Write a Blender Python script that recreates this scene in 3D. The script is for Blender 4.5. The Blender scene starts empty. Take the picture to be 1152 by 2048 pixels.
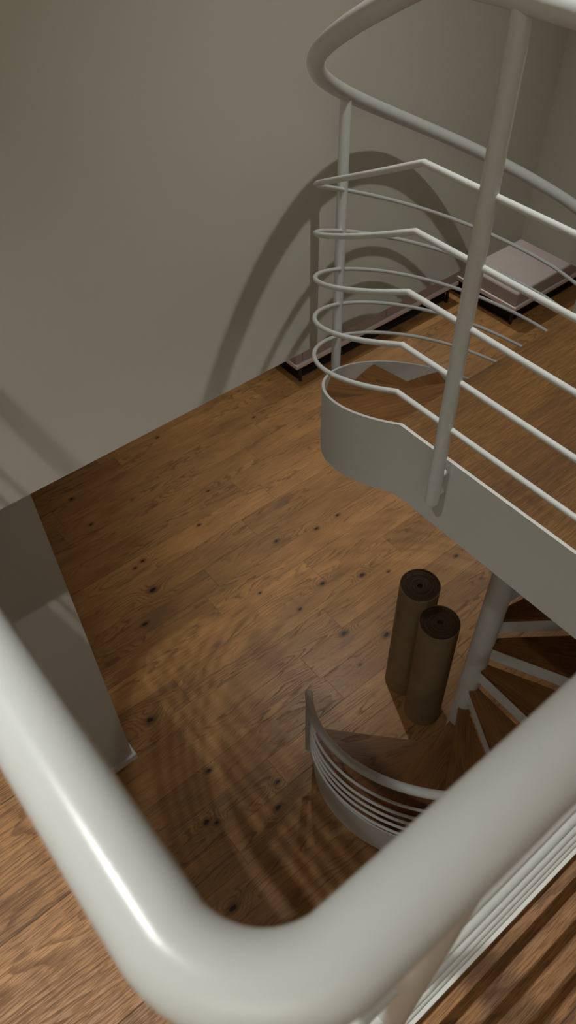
import bpy, bmesh, math, random
from mathutils import Vector, Matrix
random.seed(7)
S = bpy.context.scene
COL = S.collection
PI = math.pi
ZF = -3.2            # lower floor level, upper floor is z = 0
XC, YC = 1.906, 0.958  # spiral stair centre
STEP, RISE = 27.17, 0.2
SL = RISE / STEP

# ------------------------------------------------------------------ helpers
def link_mesh(name, bm, mat, parent=None, smooth=False, kind=None, bevel=0):
    me = bpy.data.meshes.new(name)
    if bevel:
        es = [e for e in bm.edges if len(e.link_faces) == 2 and e.calc_face_angle(0) > 0.6]
        bmesh.ops.bevel(bm, geom=es, offset=bevel, segments=3, profile=0.6, affect='EDGES')
    bmesh.ops.recalc_face_normals(bm, faces=bm.faces[:])
    bm.to_mesh(me); bm.free()
    if smooth:
        for p in me.polygons: p.use_smooth = True
        if smooth == 'auto':
            me.set_sharp_from_angle(angle=math.radians(35))
    o = bpy.data.objects.new(name, me)
    me.materials.append(mat)
    COL.objects.link(o)
    if parent:
        o.parent = parent
        bpy.context.view_layer.update()
        o.matrix_parent_inverse = parent.matrix_world.inverted()
    if kind: o['kind'] = kind
    return o

def thing(name, loc, label, cat, group=None):
    o = bpy.data.objects.new(name, None)
    o.empty_display_size = 0.1
    o.location = loc
    COL.objects.link(o)
    o['label'] = label; o['category'] = cat
    if group: o['group'] = group
    return o

def box(bm, x0, x1, y0, y1, z0, z1):
    v = [bm.verts.new((x, y, z)) for z in (z0, z1) for y in (y0, y1) for x in (x0, x1)]
    for f in ((0, 2, 3, 1), (4, 5, 7, 6), (0, 1, 5, 4), (2, 6, 7, 3), (0, 4, 6, 2), (1, 3, 7, 5)):
        bm.faces.new([v[i] for i in f])
    return bm

def tube(bm, pts, r, seg=20, cap=True):
    pts = [Vector(p) for p in pts]
    n = len(pts)
    tang = []
    for i in range(n):
        a = pts[max(i - 1, 0)]; b = pts[min(i + 1, n - 1)]
        tang.append((b - a).normalized())
    up = Vector((0, 0, 1))
    if abs(tang[0].dot(up)) > .9: up = Vector((1, 0, 0))
    u = (up - up.dot(tang[0]) * tang[0]).normalized()
    rings = []
    for i in range(n):
        t = tang[i]
        u = (u - u.dot(t) * t).normalized()
        w = t.cross(u)
        rr = r
        rings.append([bm.verts.new(pts[i] + rr * (math.cos(2 * PI * k / seg) * u + math.sin(2 * PI * k / seg) * w)) for k in range(seg)])
    for i in range(n - 1):
        for k in range(seg):
            bm.faces.new((rings[i][k], rings[i][(k + 1) % seg], rings[i + 1][(k + 1) % seg], rings[i + 1][k]))
    if cap:
        bm.faces.new(rings[0][::-1]); bm.faces.new(rings[-1])
    return bm

def fillet(pts, radii, seg=10):
    out = [Vector(pts[0])]
    for i in range(1, len(pts) - 1):
        p, a, b = Vector(pts[i]), Vector(pts[i - 1]), Vector(pts[i + 1])
        r = radii[i]
        if r <= 0: out.append(p); continue
        da, db = (a - p).normalized(), (b - p).normalized()
        ang = da.angle(db)
        t = r / math.tan(ang / 2)
        s, e = p + da * t, p + db * t
        c = p + (da + db).normalized() * (r / math.sin(ang / 2))
        vs, ve = s - c, e - c
        tot = vs.angle(ve)
        for k in range(seg + 1):
            f = k / seg
            out.append(c + (math.sin((1 - f) * tot) * vs + math.sin(f * tot) * ve) / math.sin(tot))
    out.append(Vector(pts[-1]))
    return out

# ------------------------------------------------------------------ materials
def new_mat(name):
    m = bpy.data.materials.new(name); m.use_nodes = True
    nt = m.node_tree
    return m, nt, nt.nodes['Principled BSDF']

def paint(name, col, rough, bump=0.0, scale=200., spec=0.5, vary=0.0):
    m, nt, b = new_mat(name)
    b.inputs['Base Color'].default_value = (*col, 1)
    b.inputs['Roughness'].default_value = rough
    b.inputs['Specular IOR Level'].default_value = spec
    tc = nt.nodes.new('ShaderNodeTexCoord')
    n = nt.nodes.new('ShaderNodeTexNoise'); n.inputs['Scale'].default_value = scale; n.inputs['Detail'].default_value = 3
    nt.links.new(tc.outputs['Object'], n.inputs['Vector'])
    if bump:
        bp = nt.nodes.new('ShaderNodeBump'); bp.inputs['Strength'].default_value = bump; bp.inputs['Distance'].default_value = .002
        nt.links.new(n.outputs['Fac'], bp.inputs['Height']); nt.links.new(bp.outputs['Normal'], b.inputs['Normal'])
    if vary:
        n2 = nt.nodes.new('ShaderNodeTexNoise'); n2.inputs['Scale'].default_value = 6; n2.inputs['Detail'].default_value = 5
        nt.links.new(tc.outputs['Object'], n2.inputs['Vector'])
        mx = nt.nodes.new('ShaderNodeMix'); mx.data_type = 'RGBA'
        mx.inputs[6].default_value = (*[c * (1 - vary) for c in col], 1); mx.inputs[7].default_value = (*[min(1, c * (1 + vary)) for c in col], 1)
        nt.links.new(n2.outputs['Fac'], mx.inputs[0]); nt.links.new(mx.outputs[2], b.inputs['Base Color'])
    return m

KNOTS = [(2.204, 2.96, 1), (1.844, 3.467, 0.9), (2.517, 2.86, 1), (2.214, 2.438, 1.2), (1.948, 2.372, 0.9), (1.815, 2.661, 0.7), (1.236, 3.176, 1.8), (2.052, 2.025, 1.5), (2.268, 1.831, 1.5), (2.484, 2.312, 1.2), (1.321, 3.447, 1), (1.243, 3.427, .8), (2.104, 3.714, .7), (2.916, 4.176, .7), (1.039, 2.965, 1.2), (0.678, 2.331, 1.6), (0.777, 1.824, 1.1), (0.961, 1.384, 1.2), (1.057, 1.505, 1.0), (0.588, 1.582, 1.2), (0.632, 1.542, 0.9), (0.436, 1.116, 1.5), (2.131, 4.503, 0.8), (1.217, 4.343, 1), (1.203, 4.007, .9), (2.654, 2.212, 0.7), (2.731, 2.859, .9), (3.138, 1.996, 1), (1.971, 1.775, 0.7)]

class NB:
    def __init__(s, nt): s.nt = nt
    def _set(s, node, i, v):
        if isinstance(v, (int, float)): node.inputs[i].default_value = v
        elif isinstance(v, tuple): node.inputs[i].default_value = v
        else: s.nt.links.new(v, node.inputs[i])
    def m(s, op, a, b=None, c=None, clamp=False):
        n = s.nt.nodes.new('ShaderNodeMath'); n.operation = op; n.use_clamp = clamp
        s._set(n, 0, a)
        if b is not None: s._set(n, 1, b)
        if c is not None: s._set(n, 2, c)
        return n.outputs[0]
    def xyz(s, x, y, z):
        n = s.nt.nodes.new('ShaderNodeCombineXYZ')
        for i, v in enumerate((x, y, z)): s._set(n, i, v)
        return n.outputs[0]
    def noise(s, vec, scale=1., detail=2., rough=.5, dist=0.):
        n = s.nt.nodes.new('ShaderNodeTexNoise'); s.nt.links.new(vec, n.inputs['Vector'])
        n.inputs['Scale'].default_value = scale; n.inputs['Detail'].default_value = detail
        n.inputs['Roughness'].default_value = rough; n.inputs['Distortion'].default_value = dist
        return n.outputs['Fac']
    def white(s, vec):
        n = s.nt.nodes.new('ShaderNodeTexWhiteNoise'); n.noise_dimensions = '3D'; s.nt.links.new(vec, n.inputs['Vector'])
        return n.outputs['Value']
    def rng(s, v, a, b, c=0., d=1., smooth=False):
        n = s.nt.nodes.new('ShaderNodeMapRange'); n.interpolation_type = 'SMOOTHSTEP' if smooth else 'LINEAR'
        s._set(n, 0, v)
        for i, q in enumerate((a, b, c, d)): s._set(n, i + 1, q)
        return n.outputs[0]
    def mix(s, f, a, b, mode='MIX'):
        n = s.nt.nodes.new('ShaderNodeMix'); n.data_type = 'RGBA'; n.blend_type = mode
        s._set(n, 0, f); s._set(n, 6, a); s._set(n, 7, b)
        return n.outputs[2]

def oak(name, width=.2055, yoff=0., length=1.9, seams=True, knots=(), seed=0., tint=(1, 1, 1), rough=.42, lineamt=1., coarse=1., rot=None, tone_var=.15, fine=0.):
    m, nt, b = new_mat(name); N = NB(nt)
    if rot is None:
        src = nt.nodes.new('ShaderNodeTexCoord').outputs['Object']
    else:                                   # grain runs along each tread: a UV map in metres
        src = nt.nodes.new('ShaderNodeUVMap').outputs[0]
    sp = nt.nodes.new('ShaderNodeSeparateXYZ'); nt.links.new(src, sp.inputs[0])
    x, y = sp.outputs[0], sp.outputs[1]
    yw = N.m('DIVIDE', N.m('SUBTRACT', y, yoff), width)
    row = N.m('FLOOR', yw); fy = N.m('FRACT', yw)
    if not seams: row = N.m('MULTIPLY', row, 0.)
    rr = N.white(N.xyz(row, 3.3 + seed, 1.7))
    xl = N.m('DIVIDE', N.m('ADD', x, N.m('MULTIPLY', rr, 7.)), length)
    colm = N.m('FLOOR', xl); fx = N.m('FRACT', xl)
    if not seams: colm = N.m('MULTIPLY', colm, 0.)
    pid = N.xyz(row, colm, seed)
    r1 = N.white(pid)
    r2 = N.white(N.xyz(colm, row, seed + 9.1))
    ox = N.m('ADD', x, N.m('MULTIPLY', r1, 31.)); oz = N.m('MULTIPLY', r2, 17.)
    # knots
    km = None; near = None
    if knots:
        pk = N.xyz(N.m('MULTIPLY', x, .6), y, 0.)
        wob = N.m('MULTIPLY', N.m('SUBTRACT', N.noise(N.xyz(N.m('MULTIPLY', x, 30.), N.m('MULTIPLY', y, 60.), 0.), 1., 2.), .5), .9)
        for kx, ky, ks in knots:
            d = nt.nodes.new('ShaderNodeVectorMath'); d.operation = 'DISTANCE'
            nt.links.new(pk, d.inputs[0]); d.inputs[1].default_value = (kx * .6, ky, 0)
            q = N.m('DIVIDE', d.outputs['Value'], .0100 * ks)
            near = q if near is None else N.m('MINIMUM', near, q)
        km = N.rng(N.m('ADD', near, wob), .55, 1.15, 1., 0., True)
        halo = N.rng(near, .5, 6.0, 1., 0., True)
    # growth field: contour lines of a stretched noise field give cathedral grain
    f1 = N.noise(N.xyz(N.m('MULTIPLY', ox, 1.15 * coarse), N.m('MULTIPLY', y, 7.5 * coarse), oz), 1., 1.5, .45)
    f2 = N.noise(N.xyz(N.m('MULTIPLY', ox, 14.), N.m('MULTIPLY', y, 60.), oz), 1., 2., .5)
    F = N.m('ADD', N.m('MULTIPLY', y, 36. * coarse), N.m('MULTIPLY', f1, 17.))
    F = N.m('ADD', F, N.m('MULTIPLY', f2, .85))
    if knots:
        F = N.m('ADD', F, N.m('MULTIPLY', halo, 3.2))
    saw = N.m('FRACT', F)
    line = N.m('MULTIPLY', N.rng(saw, .45, .92, 0., 1., True), N.rng(saw, .92, 1., 1., 0., True))
    amt = N.rng(N.noise(N.xyz(N.m('MULTIPLY', ox, 1.6), N.m('MULTIPLY', y, 9.), N.m('ADD', oz, 4.)), 1., 1.), .38, .62, .12, 1., True)
    line = N.m('MULTIPLY', line, amt)
    # pores
    po = N.noise(N.xyz(N.m('MULTIPLY', ox, 55.), N.m('MULTIPLY', y, 900.), oz), 1., 1., .6)
    pores = N.rng(po, .56, .72, 0., 1., True)
    pores = N.m('MULTIPLY', pores, N.rng(saw, .1, .9, .25, 1.))
    if fine:
        po2 = N.noise(N.xyz(N.m('MULTIPLY', ox, 24.), N.m('MULTIPLY', y, 560.), N.m('ADD', oz, 2.)), 1., 2., .6)
        pores = N.m('MAXIMUM', pores, N.m('MULTIPLY', N.rng(po2, .46, .60, 0., 1., True), 1.4 * fine))
    st = N.noise(N.xyz(N.m('MULTIPLY', ox, 5.), N.m('MULTIPLY', y, 150.), oz), 1., 3., .6)
    cl = N.noise(N.xyz(N.m('MULTIPLY', ox, 2.2), N.m('MULTIPLY', y, 6.), oz), 1., 3., .55)
    t = tint
    c_lo = (.235 * t[0], .108 * t[1], .036 * t[2], 1); c_hi = (.50 * t[0], .258 * t[1], .088 * t[2], 1)
    base = N.mix(N.rng(N.m('ADD', N.m('MULTIPLY', st, .5), N.m('MULTIPLY', cl, .5)), .3, .7), c_lo, c_hi)
    dark = (.105 * t[0], .046 * t[1], .018 * t[2], 1)
    base = N.mix(N.m('MULTIPLY', line, .62 * lineamt), base, dark)
    base = N.mix(N.m('MULTIPLY', pores, .62 if fine else .5), base, dark)
    tone = N.m('ADD', N.m('MULTIPLY', r1, tone_var * 2), 1 - tone_var)
    hsv = nt.nodes.new('ShaderNodeHueSaturation'); nt.links.new(base, hsv.inputs['Color']); nt.links.new(tone, hsv.inputs['Value'])
    hsv.inputs['Saturation'].default_value = 1.0
    base = hsv.outputs[0]
    # faint smoky patches of the stained oak
    sm = N.rng(N.noise(N.xyz(N.m('MULTIPLY', ox, 3.), N.m('MULTIPLY', y, 10.), N.m('ADD', oz, 8.)), 1., 2.), .58, .75, 0., .5, True)
    base = N.mix(sm, base, (.13 * t[0], .075 * t[1], .042 * t[2], 1))
    if knots:
        base = N.mix(N.m('MULTIPLY', N.rng(near, .9, 2.8, 1., 0., True), .6), base, (.07, .035, .016, 1))
        base = N.mix(km, base, (.014, .008, .006, 1))
    h = N.m('ADD', N.m('MULTIPLY', line, -.3), N.m('MULTIPLY', pores, -.5))
    if seams:
        e1 = N.m('MULTIPLY', N.m('MINIMUM', fy, N.m('SUBTRACT', 1., fy)), width)
        e2 = N.m('MULTIPLY', N.m('MINIMUM', fx, N.m('SUBTRACT', 1., fx)), length)
        e = N.m('MINIMUM', e1, e2)
        sm2 = N.rng(e, .0004, .0016, 1., 0.)
        base = N.mix(N.m('MULTIPLY', sm2, .8), base, (.022, .011, .006, 1))
        h = N.m('ADD', h, N.m('MULTIPLY', sm2, -2.))
    b.inputs['Specular IOR Level'].default_value = .4
    nt.links.new(base, b.inputs['Base Color'])
    nt.links.new(N.rng(N.m('ADD', pores, line), 0., 1.5, rough, rough + .18), b.inputs['Roughness'])
    bp = nt.nodes.new('ShaderNodeBump'); bp.inputs['Strength'].default_value = .25; bp.inputs['Distance'].default_value = .0015
    nt.links.new(h, bp.inputs['Height']); nt.links.new(bp.outputs['Normal'], b.inputs['Normal'])
    return m

M_WHITE = paint('white_powder_coat', (.695, .72, .71), .25, .04, 900)
M_STEEL = paint('white_stair_steel', (.68, .69, .66), .5, .05, 600)
M_WALL = paint('wall_paint', (.64, .615, .54), .9, .08, 350)
M_CEIL = paint('ceiling_paint', (.74, .72, .67), .95, .05, 300)
M_BASE = paint('baseboard_paint', (.74, .73, .70), .5)
M_FLOOR = oak('smoked_oak_lower', yoff=2.067, knots=KNOTS, seed=1.3)
M_FLOOR2 = oak('smoked_oak_upper', yoff=.312, length=9., seed=11.4, coarse=1.3, tint=(.90, .86, .84), fine=.7)
M_LAND = oak('oak_landing', seams=False, seed=2.6, lineamt=.3, rough=.55, tint=(.56, .52, .40), tone_var=0., fine=.55)
M_TREAD = oak('oak_treads', seams=False, seed=7.7, lineamt=.8, rough=.45, tint=(.52, .44, .34), rot=True, tone_var=0.)
M_CUSH = paint('mauve_fabric', (.43, .365, .345), .95, .3, 500, .2, .08)
M_SOFAFR = paint('pale_sofa_frame', (.74, .66, .63), .6)
M_LEG = paint('black_metal', (.012, .012, .012), .35)
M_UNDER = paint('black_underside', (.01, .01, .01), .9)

def kraft(name, col, turns=None):
    m, nt, b = new_mat(name); N = NB(nt)
    tc = nt.nodes.new('ShaderNodeTexCoord')
    sp = nt.nodes.new('ShaderNodeSeparateXYZ'); nt.links.new(tc.outputs['Object'], sp.inputs[0])
    n = N.noise(tc.outputs['Object'], 9., 4., .6)
    ang = N.m('ARCTAN2', sp.outputs[1], sp.outputs[0])
    flute = N.m('SINE', N.m('MULTIPLY', ang, 130.))
    base = N.mix(N.rng(n, .3, .7), (*[c * .86 for c in col], 1), (*[c * 1.1 for c in col], 1))
    nt.links.new(base, b.inputs['Base Color'])
    b.inputs['Roughness'].default_value = .85
    b.inputs['Specular IOR Level'].default_value = .2
    bp = nt.nodes.new('ShaderNodeBump'); bp.inputs['Strength'].default_value = .12; bp.inputs['Distance'].default_value = .001
    nt.links.new(flute, bp.inputs['Height']); nt.links.new(bp.outputs['Normal'], b.inputs['Normal'])
    return m
M_KRAFT = kraft('kraft_board', (.31, .225, .125))
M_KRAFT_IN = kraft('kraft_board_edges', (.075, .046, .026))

# ------------------------------------------------------------------ the setting
def struct(name, *boxes, mat):
    bm = bmesh.new()
    for b_ in boxes: box(bm, *b_)
    return link_mesh(name, bm, mat, kind='structure')

ZB = -.492   # bottom edge of the walls round the stairwell
struct('floor', (-3.2, 7.3, -3.2, 5.4, ZF - .1, ZF), mat=M_FLOOR)
struct('floor_upper', (-3.0, -.0045, -3.0, 1.864, -.02, 0), (-.0045, 2.84, -3.0, .036, -.02, 0), mat=M_FLOOR2)
struct('ceiling_lower', (-3.2, -.0045, -3.2, 1.864, ZB, -.02), (-.0045, 7.3, -3.2, .034, ZB, -.02),
       (-3.2, 7.3, 1.99, 5.4, ZB, -.2), (2.97, 7.3, .034, 1.99, ZB, -.2), mat=M_CEIL)
struct('wall_back', (-3.2, 2.84, 1.864, 1.99, ZB, 2.85), mat=M_WALL)
struct('wall_right', (2.84, 2.97, -3.2, 1.99, ZB, 2.85), mat=M_WALL)
struct('wall_left', (-3.2, -3.0, -3.2, 1.864, 0, 2.85), mat=M_WALL)
struct('wall_front', (-3.0, 2.84, -3.2, -3.0, 0, 2.85), mat=M_WALL)
struct('ceiling', (-3.2, 2.97, -3.2, 1.99, 2.85, 2.95), mat=M_CEIL)
struct('wall_lower_left', (-3.2, .469, 2.185, 5.4, ZF, ZB), mat=M_WALL)
struct('wall_lower_back', (.469, 7.3, 5.2, 5.4, ZF, ZB), mat=M_WALL)
struct('wall_lower_right', (7.1, 7.3, -3.2, 5.2, ZF, ZB), mat=M_WALL)
struct('wall_lower_front', (-3.2, 7.1, -3.4, -3.2, ZF, ZB), mat=M_WALL)
struct('wall_lower_far_left', (-3.4, -3.2, -3.4, 2.185, ZF, ZB), mat=M_WALL)
bm = bmesh.new(); box(bm, -3.2, .487, 2.168, 2.185, ZF, ZF + .055); box(bm, .469, .487, 2.185, 5.2, ZF, ZF + .055)
link_mesh('baseboard_lower', bm, M_BASE, kind='structure')
# steel edge plates of the stairwell opening
struct('trim_1', (-.0045, 1.116, .036, .045, -.30, .023), mat=M_STEEL)
struct('trim_2', (-.0045, .0045, .045, 1.864, -.30, .023), mat=M_STEEL)

# ------------------------------------------------------------------ spiral staircase
st = thing('spiral_staircase', (XC, YC, ZF), 'white steel spiral staircase with oak wedge treads and oak landing beside the wall', 'staircase')
bm = bmesh.new(); tube(bm, [(XC, YC, ZF), (XC, YC, ZF + .5), (XC, YC, -1), (XC, YC, .96)], .0535, 40)
link_mesh('column', bm, M_STEEL, st, 'auto')

def pol(a, r, z):
    a = math.radians(a); return (XC + r * math.cos(a), YC + r * math.sin(a), z)

def wedge(k, z0, z1, rin=.0535, rout=.781, off=.022, back=.004):
    a0 = 180 - STEP * k; a1 = a0 + STEP
    bm = bmesh.new(); nr, na = 10, 8
    g = {}
    for lv, z in enumerate((z0, z1)):
        for i in range(nr + 1):
            r = rin + (rout - rin) * i / nr
            lo = a0 - math.degrees(math.asin(min(1, off / r))); hi = a1 + math.degrees(math.asin(min(1, back / r)))
            for j in range(na + 1):
                g[lv, i, j] = bm.verts.new(pol(lo + (hi - lo) * j / na, r, z))
    for i in range(nr):
        for j in range(na):
            bm.faces.new((g[1, i, j], g[1, i + 1, j], g[1, i + 1, j + 1], g[1, i, j + 1]))
            bm.faces.new((g[0, i, j], g[0, i, j + 1], g[0, i + 1, j + 1], g[0, i + 1, j]))
    for i in range(nr):
        for j in (0, na):
            bm.faces.new((g[0, i, j], g[0, i + 1, j], g[1, i + 1, j], g[1, i, j]))
    for j in range(na):
        for i in (0, nr):
            bm.faces.new((g[0, i, j], g[0, i, j + 1], g[1, i, j + 1], g[1, i, j]))
    # UV in metres with the grain along the front edge of the tread
    uv = bm.loops.layers.uv.new('UVMap'); c, s = math.cos(math.radians(a0 + 9)), math.sin(math.radians(a0 + 9))
    for f in bm.faces:
        for l in f.loops:
            x, y = l.vert.co.x - XC, l.vert.co.y - YC
            l[uv].uv = (x * c + y * s + k * 3.17, -x * s + y * c + k * 1.73)
    return bm

def front_plate(k, z0, z1, off=.022, th=.004, rin=.05, rout=.781):
    """vertical plate standing on the front line of step k"""
    a = math.radians(180 - STEP * k); u = Vector((math.cos(a), math.sin(a), 0)); n = Vector((-u.y, u.x, 0))
    bm = bmesh.new(); vs = []
    for z in (z0, z1):
        for d, o_ in ((rin, -off), (rout, -off), (rout, -off + th), (rin, -off + th)):
            p = Vector((XC, YC, 0)) + u * math.sqrt(max(d * d - off * off, 0)) + n * o_; vs.append(bm.verts.new((p.x, p.y, z)))
    for f in ((0, 1, 2, 3), (4, 7, 6, 5), (0, 4, 5, 1), (1, 5, 6, 2), (2, 6, 7, 3), (3, 7, 4, 0)):
        bm.faces.new([vs[i] for i in f])
    return bm

for k in range(1, 16):
    z = -RISE * k
    t = link_mesh('tread', wedge(k, z - .022, z), M_TREAD, st)
    link_mesh('tread_pan', wedge(k, z - .030, z - .0225, rout=.7805, off=.016, back=.0), M_STEEL, t)
    link_mesh('riser', front_plate(k, z - .122, z - .0225, off=.014), M_STEEL, t)

# landing
bm = bmesh.new(); box(bm, 1.1255, 2.838, .0365, .988, -.024, 0)
lnd = link_mesh('landing', bm, M_LAND, st)
bm = bmesh.new(); box(bm, 1.1255, 2.838, .044, .9825, -.05, -.0245)
link_mesh('landing_plate', bm, M_STEEL, lnd)
bm = bmesh.new(); box(bm, 1.1255, 1.85, .983, .987, -.125, -.0245); box(bm, 1.9602, 2.838, .983, .987, -.22, -.0245)
link_mesh('riser', bm, M_STEEL, lnd)

# outer stringer: straight plate of the landing running into the helical plate
RS = XC - 1.116
def stringer():
    bm = bmesh.new(); st_ = []
    for y in [.0455, .2, .4, .6, .8, .9, .93, .95]:
        drop = max(0, y - .90) * .1
        st_.append((1.116, y, 1.125, y, .023, -.222 - drop))
    a = 180.
    while a >= -226.01:
        zt = .023 - SL * (180 - a)
        blend = min(1, (180 - a) / 30)
        zb = max(zt - .25 - .018 * blend, ZF + .001)
        st_.append((*pol(a, RS, 0)[:2], *pol(a, RS - .009, 0)[:2], zt, zb)); a -= 2.
    R = []
    for xo, yo, xi, yi, zt, zb in st_:
        R.append([bm.verts.new(p) for p in ((xo, yo, zb), (xo, yo, zt), (xi, yi, zt), (xi, yi, zb))])
    for p, q in zip(R, R[1:]):
        for k in range(4):
            bm.faces.new((p[k], p[(k + 1) % 4], q[(k + 1) % 4], q[k]))
    bm.faces.new(R[0]); bm.faces.new(R[-1][::-1])
    return bm
link_mesh('stringer', stringer(), M_STEEL, st, 'auto')

# ------------------------------------------------------------------ railing
rl = thing('stair_railing', (.138, .044, .023), 'white tubular railing with thick handrail and five thin rails around the stairwell', 'railing')
def slope_z(z0, sl2, a):
    """height of a rail at angle a: parallel to the stringer, then closing up towards the foot"""
    if a >= 40: return z0 - SL * (180 - a)
    return z0 - SL * 140 - sl2 * (40 - a)
def rail_path(z0, sl2, r, xs, ys, xl, corner, a_end, sl1=SL):
    pts = fillet([(xl, 1.863, z0), (xl, ys, z0), (xs, ys, z0), (xs, YC, z0)], [0, corner, corner, 0], 14)
    # densify straight runs
    out = [pts[0]]
    for p in pts[1:]:
        n = max(1, int((p - out[-1]).length / .12)); q = out[-1].copy()
        for i in range(1, n + 1): out.append(q.lerp(p, i / n))
    out.pop()
    a = 180.
    while a >= a_end - 1e-6:
        zz = z0 - sl1 * (180 - a) if a >= 40 else z0 - sl1 * 140 - sl2 * (40 - a)
        out.append(Vector(pol(a, r, zz))); a -= 2.
    return out
HZ = .991
hp = rail_path(HZ, .0087, .822, XC - .822, .044, .005, .058, -220, .00762)
# soften the bend where the level handrail tips into the helix
for _ in range(1):
    hp = [hp[0]] + [(hp[i - 1] + hp[i] * 2 + hp[i + 1]) / 4 for i in range(1, len(hp) - 1)] + [hp[-1]]
bm = bmesh.new(); tube(bm, hp, .0208, 32); link_mesh('handrail', bm, M_WHITE, rl, 'auto')
RZ = [(.693, .00841), (.556, .00824), (.418, .00793), (.282, .00763), (.146, .00736)]
for z0, s2 in RZ:
    bm = bmesh.new(); tube(bm, rail_path(z0, s2, .8166, XC - 0.8166, .045, .006, .05, -216), .0069, 16)
    link_mesh('rail', bm, M_WHITE, rl, 'auto')
def hand_z(a):
    return HZ - .00762 * (180 - a) if a >= 40 else HZ - .00762 * 140 - .0087 * (40 - a)
def post(x, y, z0, z1, stand=()):
    bm = bmesh.new(); tube(bm, [(x, y, z0), (x, y, (z0 + z1) / 2), (x, y, z1)], .0174, 28)
    p = link_mesh('post', bm, M_WHITE, rl, 'auto')
    for a, b_ in stand:
        bm = bmesh.new(); tube(bm, [a, b_], .0105, 20); link_mesh('standoff', bm, M_WHITE, p, 'auto')
post(XC - .821, .797, -.105, HZ - .005, [((XC - .815, .797, -.015), (1.1165, .797, -.015)), ((XC - .815, .797, -.082), (1.1165, .797, -.082))])
post(.138, .045, .024, HZ - .005)
post(.005, 1.0, .024, HZ - .005)
for a in (112.4, 30, -38, -104, -217.5):
    zs = .023 - SL * (180 - a); x, y, _ = pol(a, .823, 0)
    foot = zs - .13
    if a < -200: foot = -2.93
    post(x, y, foot, hand_z(a) - .004, [(pol(a, .812, zs - d), pol(a, RS - .001, zs - d)) for d in ((.03, .10) if a > -200 else (.035,))])

# ------------------------------------------------------------------ rolls of corrugated card
def card_roll(cx, cy, zt, r, seed, label, lean=(0, 0)):
    rnd = random.Random(seed)
    root = thing('cardboard_roll', (cx, cy, ZF), label, 'cardboard roll', 'rolls of corrugated cardboard standing under the stairs')
    pitch = .0036; h = zt - ZF
    n_t = int((r - .014) / pitch); seg = 56
    def ring_z(i): return h + .002 * math.sin(i * .6 + seed) + rnd.uniform(-.0016, .0016)
    # wrap: outermost turn, from the floor up
    bm = bmesh.new(); tot = int(seg * 1.06); cols = []
    for i in range(tot + 1):
        a = 2 * PI * i / seg + seed
        rr = r + .0022 * max(0, i - seg + 4) / 4 + (.004 * ((i - tot + 5) / 5) if i > tot - 5 else 0)
        c, s = math.cos(a), math.sin(a); row = []
        for z in (0.0005, h * .33, h * .66, h + .001 * math.sin(a * 3)):
            f = z / h
            row.append((bm.verts.new((cx + lean[0] * f + rr * c, cy + lean[1] * f + rr * s, ZF + z)),
                        bm.verts.new((cx + lean[0] * f + (rr - .0018) * c, cy + lean[1] * f + (rr - .0018) * s, ZF + z))))
        cols.append(row)
    for i in range(tot):
        for j in range(3):
            for w in (0, 1):
                bm.faces.new((cols[i][j][w], cols[i + 1][j][w], cols[i + 1][j + 1][w], cols[i][j + 1][w]))
        for j in (0, 3):
            bm.faces.new((cols[i][j][0], cols[i + 1][j][0], cols[i + 1][j][1], cols[i][j][1]))
    for i in (0, tot):
        for j in range(3):
            bm.faces.new((cols[i][j][0], cols[i][j][1], cols[i][j + 1][1], cols[i][j + 1][0]))
    link_mesh('outer_wrap', bm, M_KRAFT, root, 'auto')
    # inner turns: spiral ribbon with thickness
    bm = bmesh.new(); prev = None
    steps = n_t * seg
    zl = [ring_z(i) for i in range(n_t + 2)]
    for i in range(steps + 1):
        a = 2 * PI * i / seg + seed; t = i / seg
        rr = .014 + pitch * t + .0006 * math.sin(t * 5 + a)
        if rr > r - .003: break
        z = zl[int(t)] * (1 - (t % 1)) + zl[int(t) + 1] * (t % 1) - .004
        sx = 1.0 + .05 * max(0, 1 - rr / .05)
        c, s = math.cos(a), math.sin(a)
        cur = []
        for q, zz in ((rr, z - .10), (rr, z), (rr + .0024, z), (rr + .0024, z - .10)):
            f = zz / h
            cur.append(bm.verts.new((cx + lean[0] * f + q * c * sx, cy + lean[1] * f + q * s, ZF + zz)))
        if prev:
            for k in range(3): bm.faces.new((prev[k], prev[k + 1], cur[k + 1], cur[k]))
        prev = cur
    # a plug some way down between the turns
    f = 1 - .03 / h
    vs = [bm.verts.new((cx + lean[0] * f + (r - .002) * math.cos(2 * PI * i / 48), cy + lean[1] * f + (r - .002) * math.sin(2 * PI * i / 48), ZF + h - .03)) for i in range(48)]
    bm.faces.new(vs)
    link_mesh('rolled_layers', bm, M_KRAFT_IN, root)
    return root
card_roll(2.058, 1.288, -2.215, .112, 1.2, 'front roll of brown corrugated cardboard, nearer the stair column', (-.003, .02))
card_roll(2.112, 1.522, -2.15, .113, 3.9, 'back roll of brown corrugated cardboard, taller in the photo and farther from the column', (.0, .0))

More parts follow.
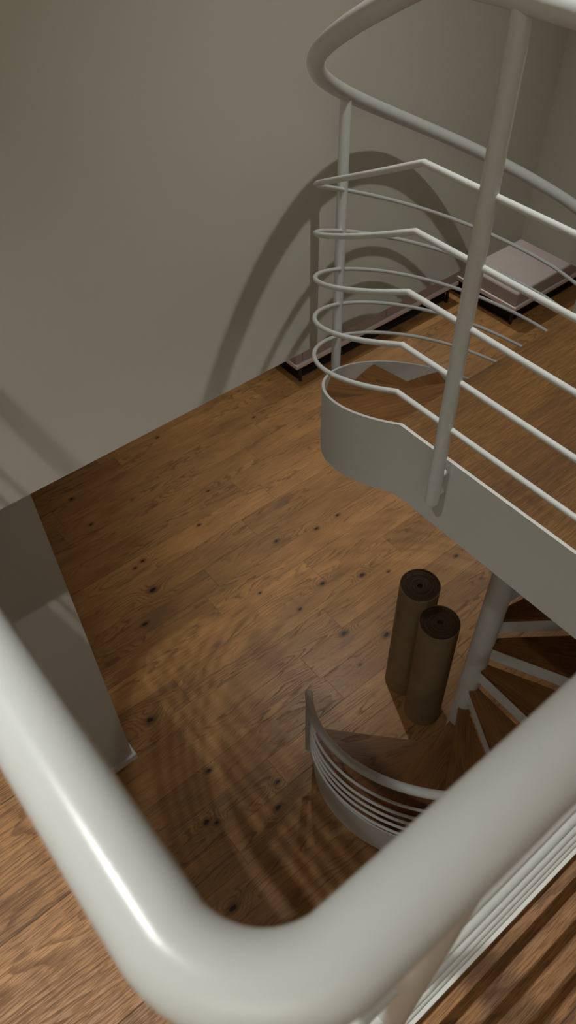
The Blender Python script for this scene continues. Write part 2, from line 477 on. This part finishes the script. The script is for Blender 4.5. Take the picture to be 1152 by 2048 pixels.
# ------------------------------------------------------------------ sofa pieces
def cushion(x0, x1, y0, y1, z0, z1, name, parent, r=.018):
    bm = bmesh.new(); nx, ny = 10, 8
    box(bm, x0, x1, y0, y1, z0, z1)
    bmesh.ops.subdivide_edges(bm, edges=bm.edges[:], cuts=5, use_grid_fill=True)
    cx, cy = (x0 + x1) / 2, (y0 + y1) / 2
    for v in bm.verts:
        fx, fy = (v.co.x - cx) / (x1 - x0) * 2, (v.co.y - cy) / (y1 - y0) * 2
        if v.co.z > z1 - .001: v.co.z += .014 * (1 - fx ** 2) * (1 - fy ** 2)
    me = link_mesh(name, bm, M_CUSH, parent, 'auto')
    bv = me.modifiers.new('round', 'BEVEL'); bv.width = r; bv.segments = 3; bv.limit_method = 'ANGLE'; bv.angle_limit = math.radians(50)
    return me
def legs(parent, pts):
    for x, y in pts:
        bm = bmesh.new(); box(bm, x - .012, x + .012, y - .012, y + .012, ZF, ZF + .185)
        link_mesh('leg', bm, M_LEG, parent, bevel=.002)
def framebox(parent, x0, x1, y0, y1):
    bm = bmesh.new(); box(bm, x0, x1, y0, y1, ZF + .19, ZF + .226)
    link_mesh('base_frame', bm, M_SOFAFR, parent, bevel=.004)
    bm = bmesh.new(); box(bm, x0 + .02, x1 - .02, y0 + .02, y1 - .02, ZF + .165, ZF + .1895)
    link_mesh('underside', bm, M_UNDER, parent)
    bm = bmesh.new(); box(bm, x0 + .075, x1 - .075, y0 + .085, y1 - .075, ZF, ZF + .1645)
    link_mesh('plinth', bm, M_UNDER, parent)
ot = thing('ottoman', (6.2, 4.2, ZF), 'mauve upholstered ottoman on black legs at the right end of the low sofa', 'ottoman')
framebox(ot, 5.625, 6.95, 3.585, 4.85)
cushion(5.642, 6.935, 3.602, 4.835, ZF + .227, ZF + .368, 'seat_cushion', ot)
legs(ot, [(5.685, 3.64), (6.88, 3.64), (5.70, 4.78), (6.88, 4.78)])
sf = thing('low_sofa', (4.5, 4.6, ZF), 'low mauve sofa on black legs peeking out below the wall', 'sofa')
framebox(sf, 3.47, 5.565, 4.25, 5.1)
for x0, x1 in ((3.475, 3.55), (3.555, 4.575), (4.58, 5.56)):
    cushion(x0, x1, 4.268, 5.09, ZF + .227, ZF + .39, 'seat_cushion', sf, .012)
legs(sf, [(3.55, 4.30), (5.48, 4.30), (3.56, 5.03), (5.48, 5.03)])

# ------------------------------------------------------------------ ceiling downlights and added fill lamps
em, nt, b = new_mat('lamp_glow')
b.inputs['Emission Color'].default_value = (1, .93, .8, 1); b.inputs['Emission Strength'].default_value = 12
LAMPS = [(1.5, .745, 2.85, 160, 78, 'recessed ceiling downlight above the spiral stair'),
         (-.68, .745, 2.85, 215, 78, 'recessed ceiling downlight left of the stairwell, nearer the camera'),
         (2.5, 2.70, ZB, 96, 96, 'recessed downlight in the lower ceiling just behind the back wall'),
         (4.9, 2.60, ZB, 50, 130, 'recessed downlight in the lower ceiling right of the stairwell'),
         (3.25, 4.50, ZB, 34, 110, 'recessed downlight in the lower ceiling over the sofa'),
         (5.5, 4.70, ZB, 90, 130, 'recessed downlight in the lower ceiling over the ottoman')]
for lx, ly, lz, pw, sang, lab in LAMPS:
    d = thing('downlight', (lx, ly, lz), lab, 'ceiling light', 'recessed ceiling downlights')
    bm = bmesh.new()
    prof = [(.032, lz - .001), (.034, lz - .004), (.046, lz - .005), (.048, lz - .0005)]
    rg = [[bm.verts.new((lx + r_ * math.cos(2 * PI * i / 40), ly + r_ * math.sin(2 * PI * i / 40), z_)) for i in range(40)] for r_, z_ in prof]
    for p, q in zip(rg, rg[1:]):
        for i in range(40): bm.faces.new((p[i], p[(i + 1) % 40], q[(i + 1) % 40], q[i]))
    link_mesh('trim_ring', bm, M_WHITE, d, True)
    bm = bmesh.new(); bm.faces.new([bm.verts.new((lx + .031 * math.cos(2 * PI * i / 40), ly + .031 * math.sin(2 * PI * i / 40), lz - .0015)) for i in range(40)])
    link_mesh('lens', bm, em, d)
    ld = bpy.data.lights.new('spot', 'SPOT'); ld.energy = pw; ld.color = (1, 1, .95)
    ld.shadow_soft_size = .022; ld.spot_size = math.radians(sang); ld.spot_blend = 1.0
    lo = bpy.data.objects.new('spot', ld); COL.objects.link(lo); lo.location = (lx, ly, lz - .01)

gl = thing('fill_globe', (-.2, -1.3, ZB), 'added frosted fill globe, unseen under the lower ceiling on the near side of the stairwell', 'added fill light')  # invented glowing ball, lifts the dim lower wall by the stairwell
bm = bmesh.new(); bmesh.ops.create_uvsphere(bm, u_segments=32, v_segments=20, radius=.12, matrix=Matrix.Translation((-.2, -1.3, ZB - .15)))
em2, nt, b = new_mat('fill_globe_glow'); b.inputs['Emission Color'].default_value = (1, .95, .86, 1); b.inputs['Emission Strength'].default_value = 25
link_mesh('globe', bm, em2, gl, True)
bm = bmesh.new(); tube(bm, [(-.2, -1.3, ZB - .04), (-.2, -1.3, ZB - .02), (-.2, -1.3, ZB)], .05, 24); link_mesh('ceiling_mount', bm, M_WHITE, gl, 'auto')
fl = thing('fill_uplighter', (-1.9, -2.0, 0), 'added fill uplighter with an open bowl, unseen in the corner behind the camera', 'floor lamp')  # added out of view: its ceiling bounce softens shadows on the back wall
bm = bmesh.new(); tube(bm, [(-1.9, -2.0, 0.0005), (-1.9, -2.0, .012), (-1.9, -2.0, .02)], .15, 40); link_mesh('base', bm, M_LEG, fl, 'auto')
bm = bmesh.new(); tube(bm, [(-1.9, -2.0, .02), (-1.9, -2.0, .9), (-1.9, -2.0, 1.72)], .011, 16); link_mesh('pole', bm, M_LEG, fl, 'auto')
bm = bmesh.new(); rg = []
for r_, z_ in [(.012, 1.72), (.07, 1.73), (.12, 1.76), (.155, 1.82), (.15, 1.82), (.116, 1.765), (.066, 1.737), (.002, 1.73)]:
    rg.append([bm.verts.new((-1.9 + r_ * math.cos(2 * PI * i / 40), -2.0 + r_ * math.sin(2 * PI * i / 40), z_)) for i in range(40)])
for p, q in zip(rg, rg[1:]):
    for i in range(40): bm.faces.new((p[i], p[(i + 1) % 40], q[(i + 1) % 40], q[i]))
link_mesh('bowl_shade', bm, M_LEG, fl, 'auto')
ld = bpy.data.lights.new('fill_uplight', 'SPOT'); ld.energy = 170; ld.color = (1, .985, .93); ld.shadow_soft_size = .04
ld.spot_size = math.radians(150); ld.spot_blend = .6
lo = bpy.data.objects.new('fill_uplight', ld); COL.objects.link(lo); lo.location = (-1.9, -2.0, 1.80); lo.rotation_euler = (PI, 0, 0)
w = bpy.data.worlds.new('World'); S.world = w; w.use_nodes = True
w.node_tree.nodes['Background'].inputs[0].default_value = (.8, .85, 1, 1)
w.node_tree.nodes['Background'].inputs[1].default_value = .0

# ------------------------------------------------------------------ camera
F, CX, CY = 1548., 576., 1024.
N_ = Vector((607 - CX, 2377 - CY, F)); Z_ = -N_.normalized()
A_ = Vector((3450 - CX, -724 - CY, F)); A_ = (A_ - A_.dot(Z_) * Z_).normalized()
Y_ = Z_.cross(A_)
Rm = Matrix((A_, Y_, Z_))                   # world = Rm @ camera (x right, y down, z forward)
right, down, fwd = Rm.col[0], Rm.col[1], Rm.col[2]
cam = bpy.data.cameras.new('camera'); co = bpy.data.objects.new('camera', cam); COL.objects.link(co)
co.matrix_world = Matrix(((right[0], -down[0], -fwd[0], 0), (right[1], -down[1], -fwd[1], 0), (right[2], -down[2], -fwd[2], 1.35), (0, 0, 0, 1)))
cam.sensor_fit = 'HORIZONTAL'; cam.sensor_width = 36; cam.lens = F / 1152 * 36
cam.clip_start = .02; cam.clip_end = 60
cam.dof.use_dof = True; cam.dof.focus_distance = 1.9; cam.dof.aperture_fstop = 17
S.camera = co
S.view_settings.view_transform = 'Standard'; S.view_settings.look = 'None'
S.view_settings.gamma = 1; S.view_settings.exposure = -0.08
S.view_settings.use_curve_mapping = False
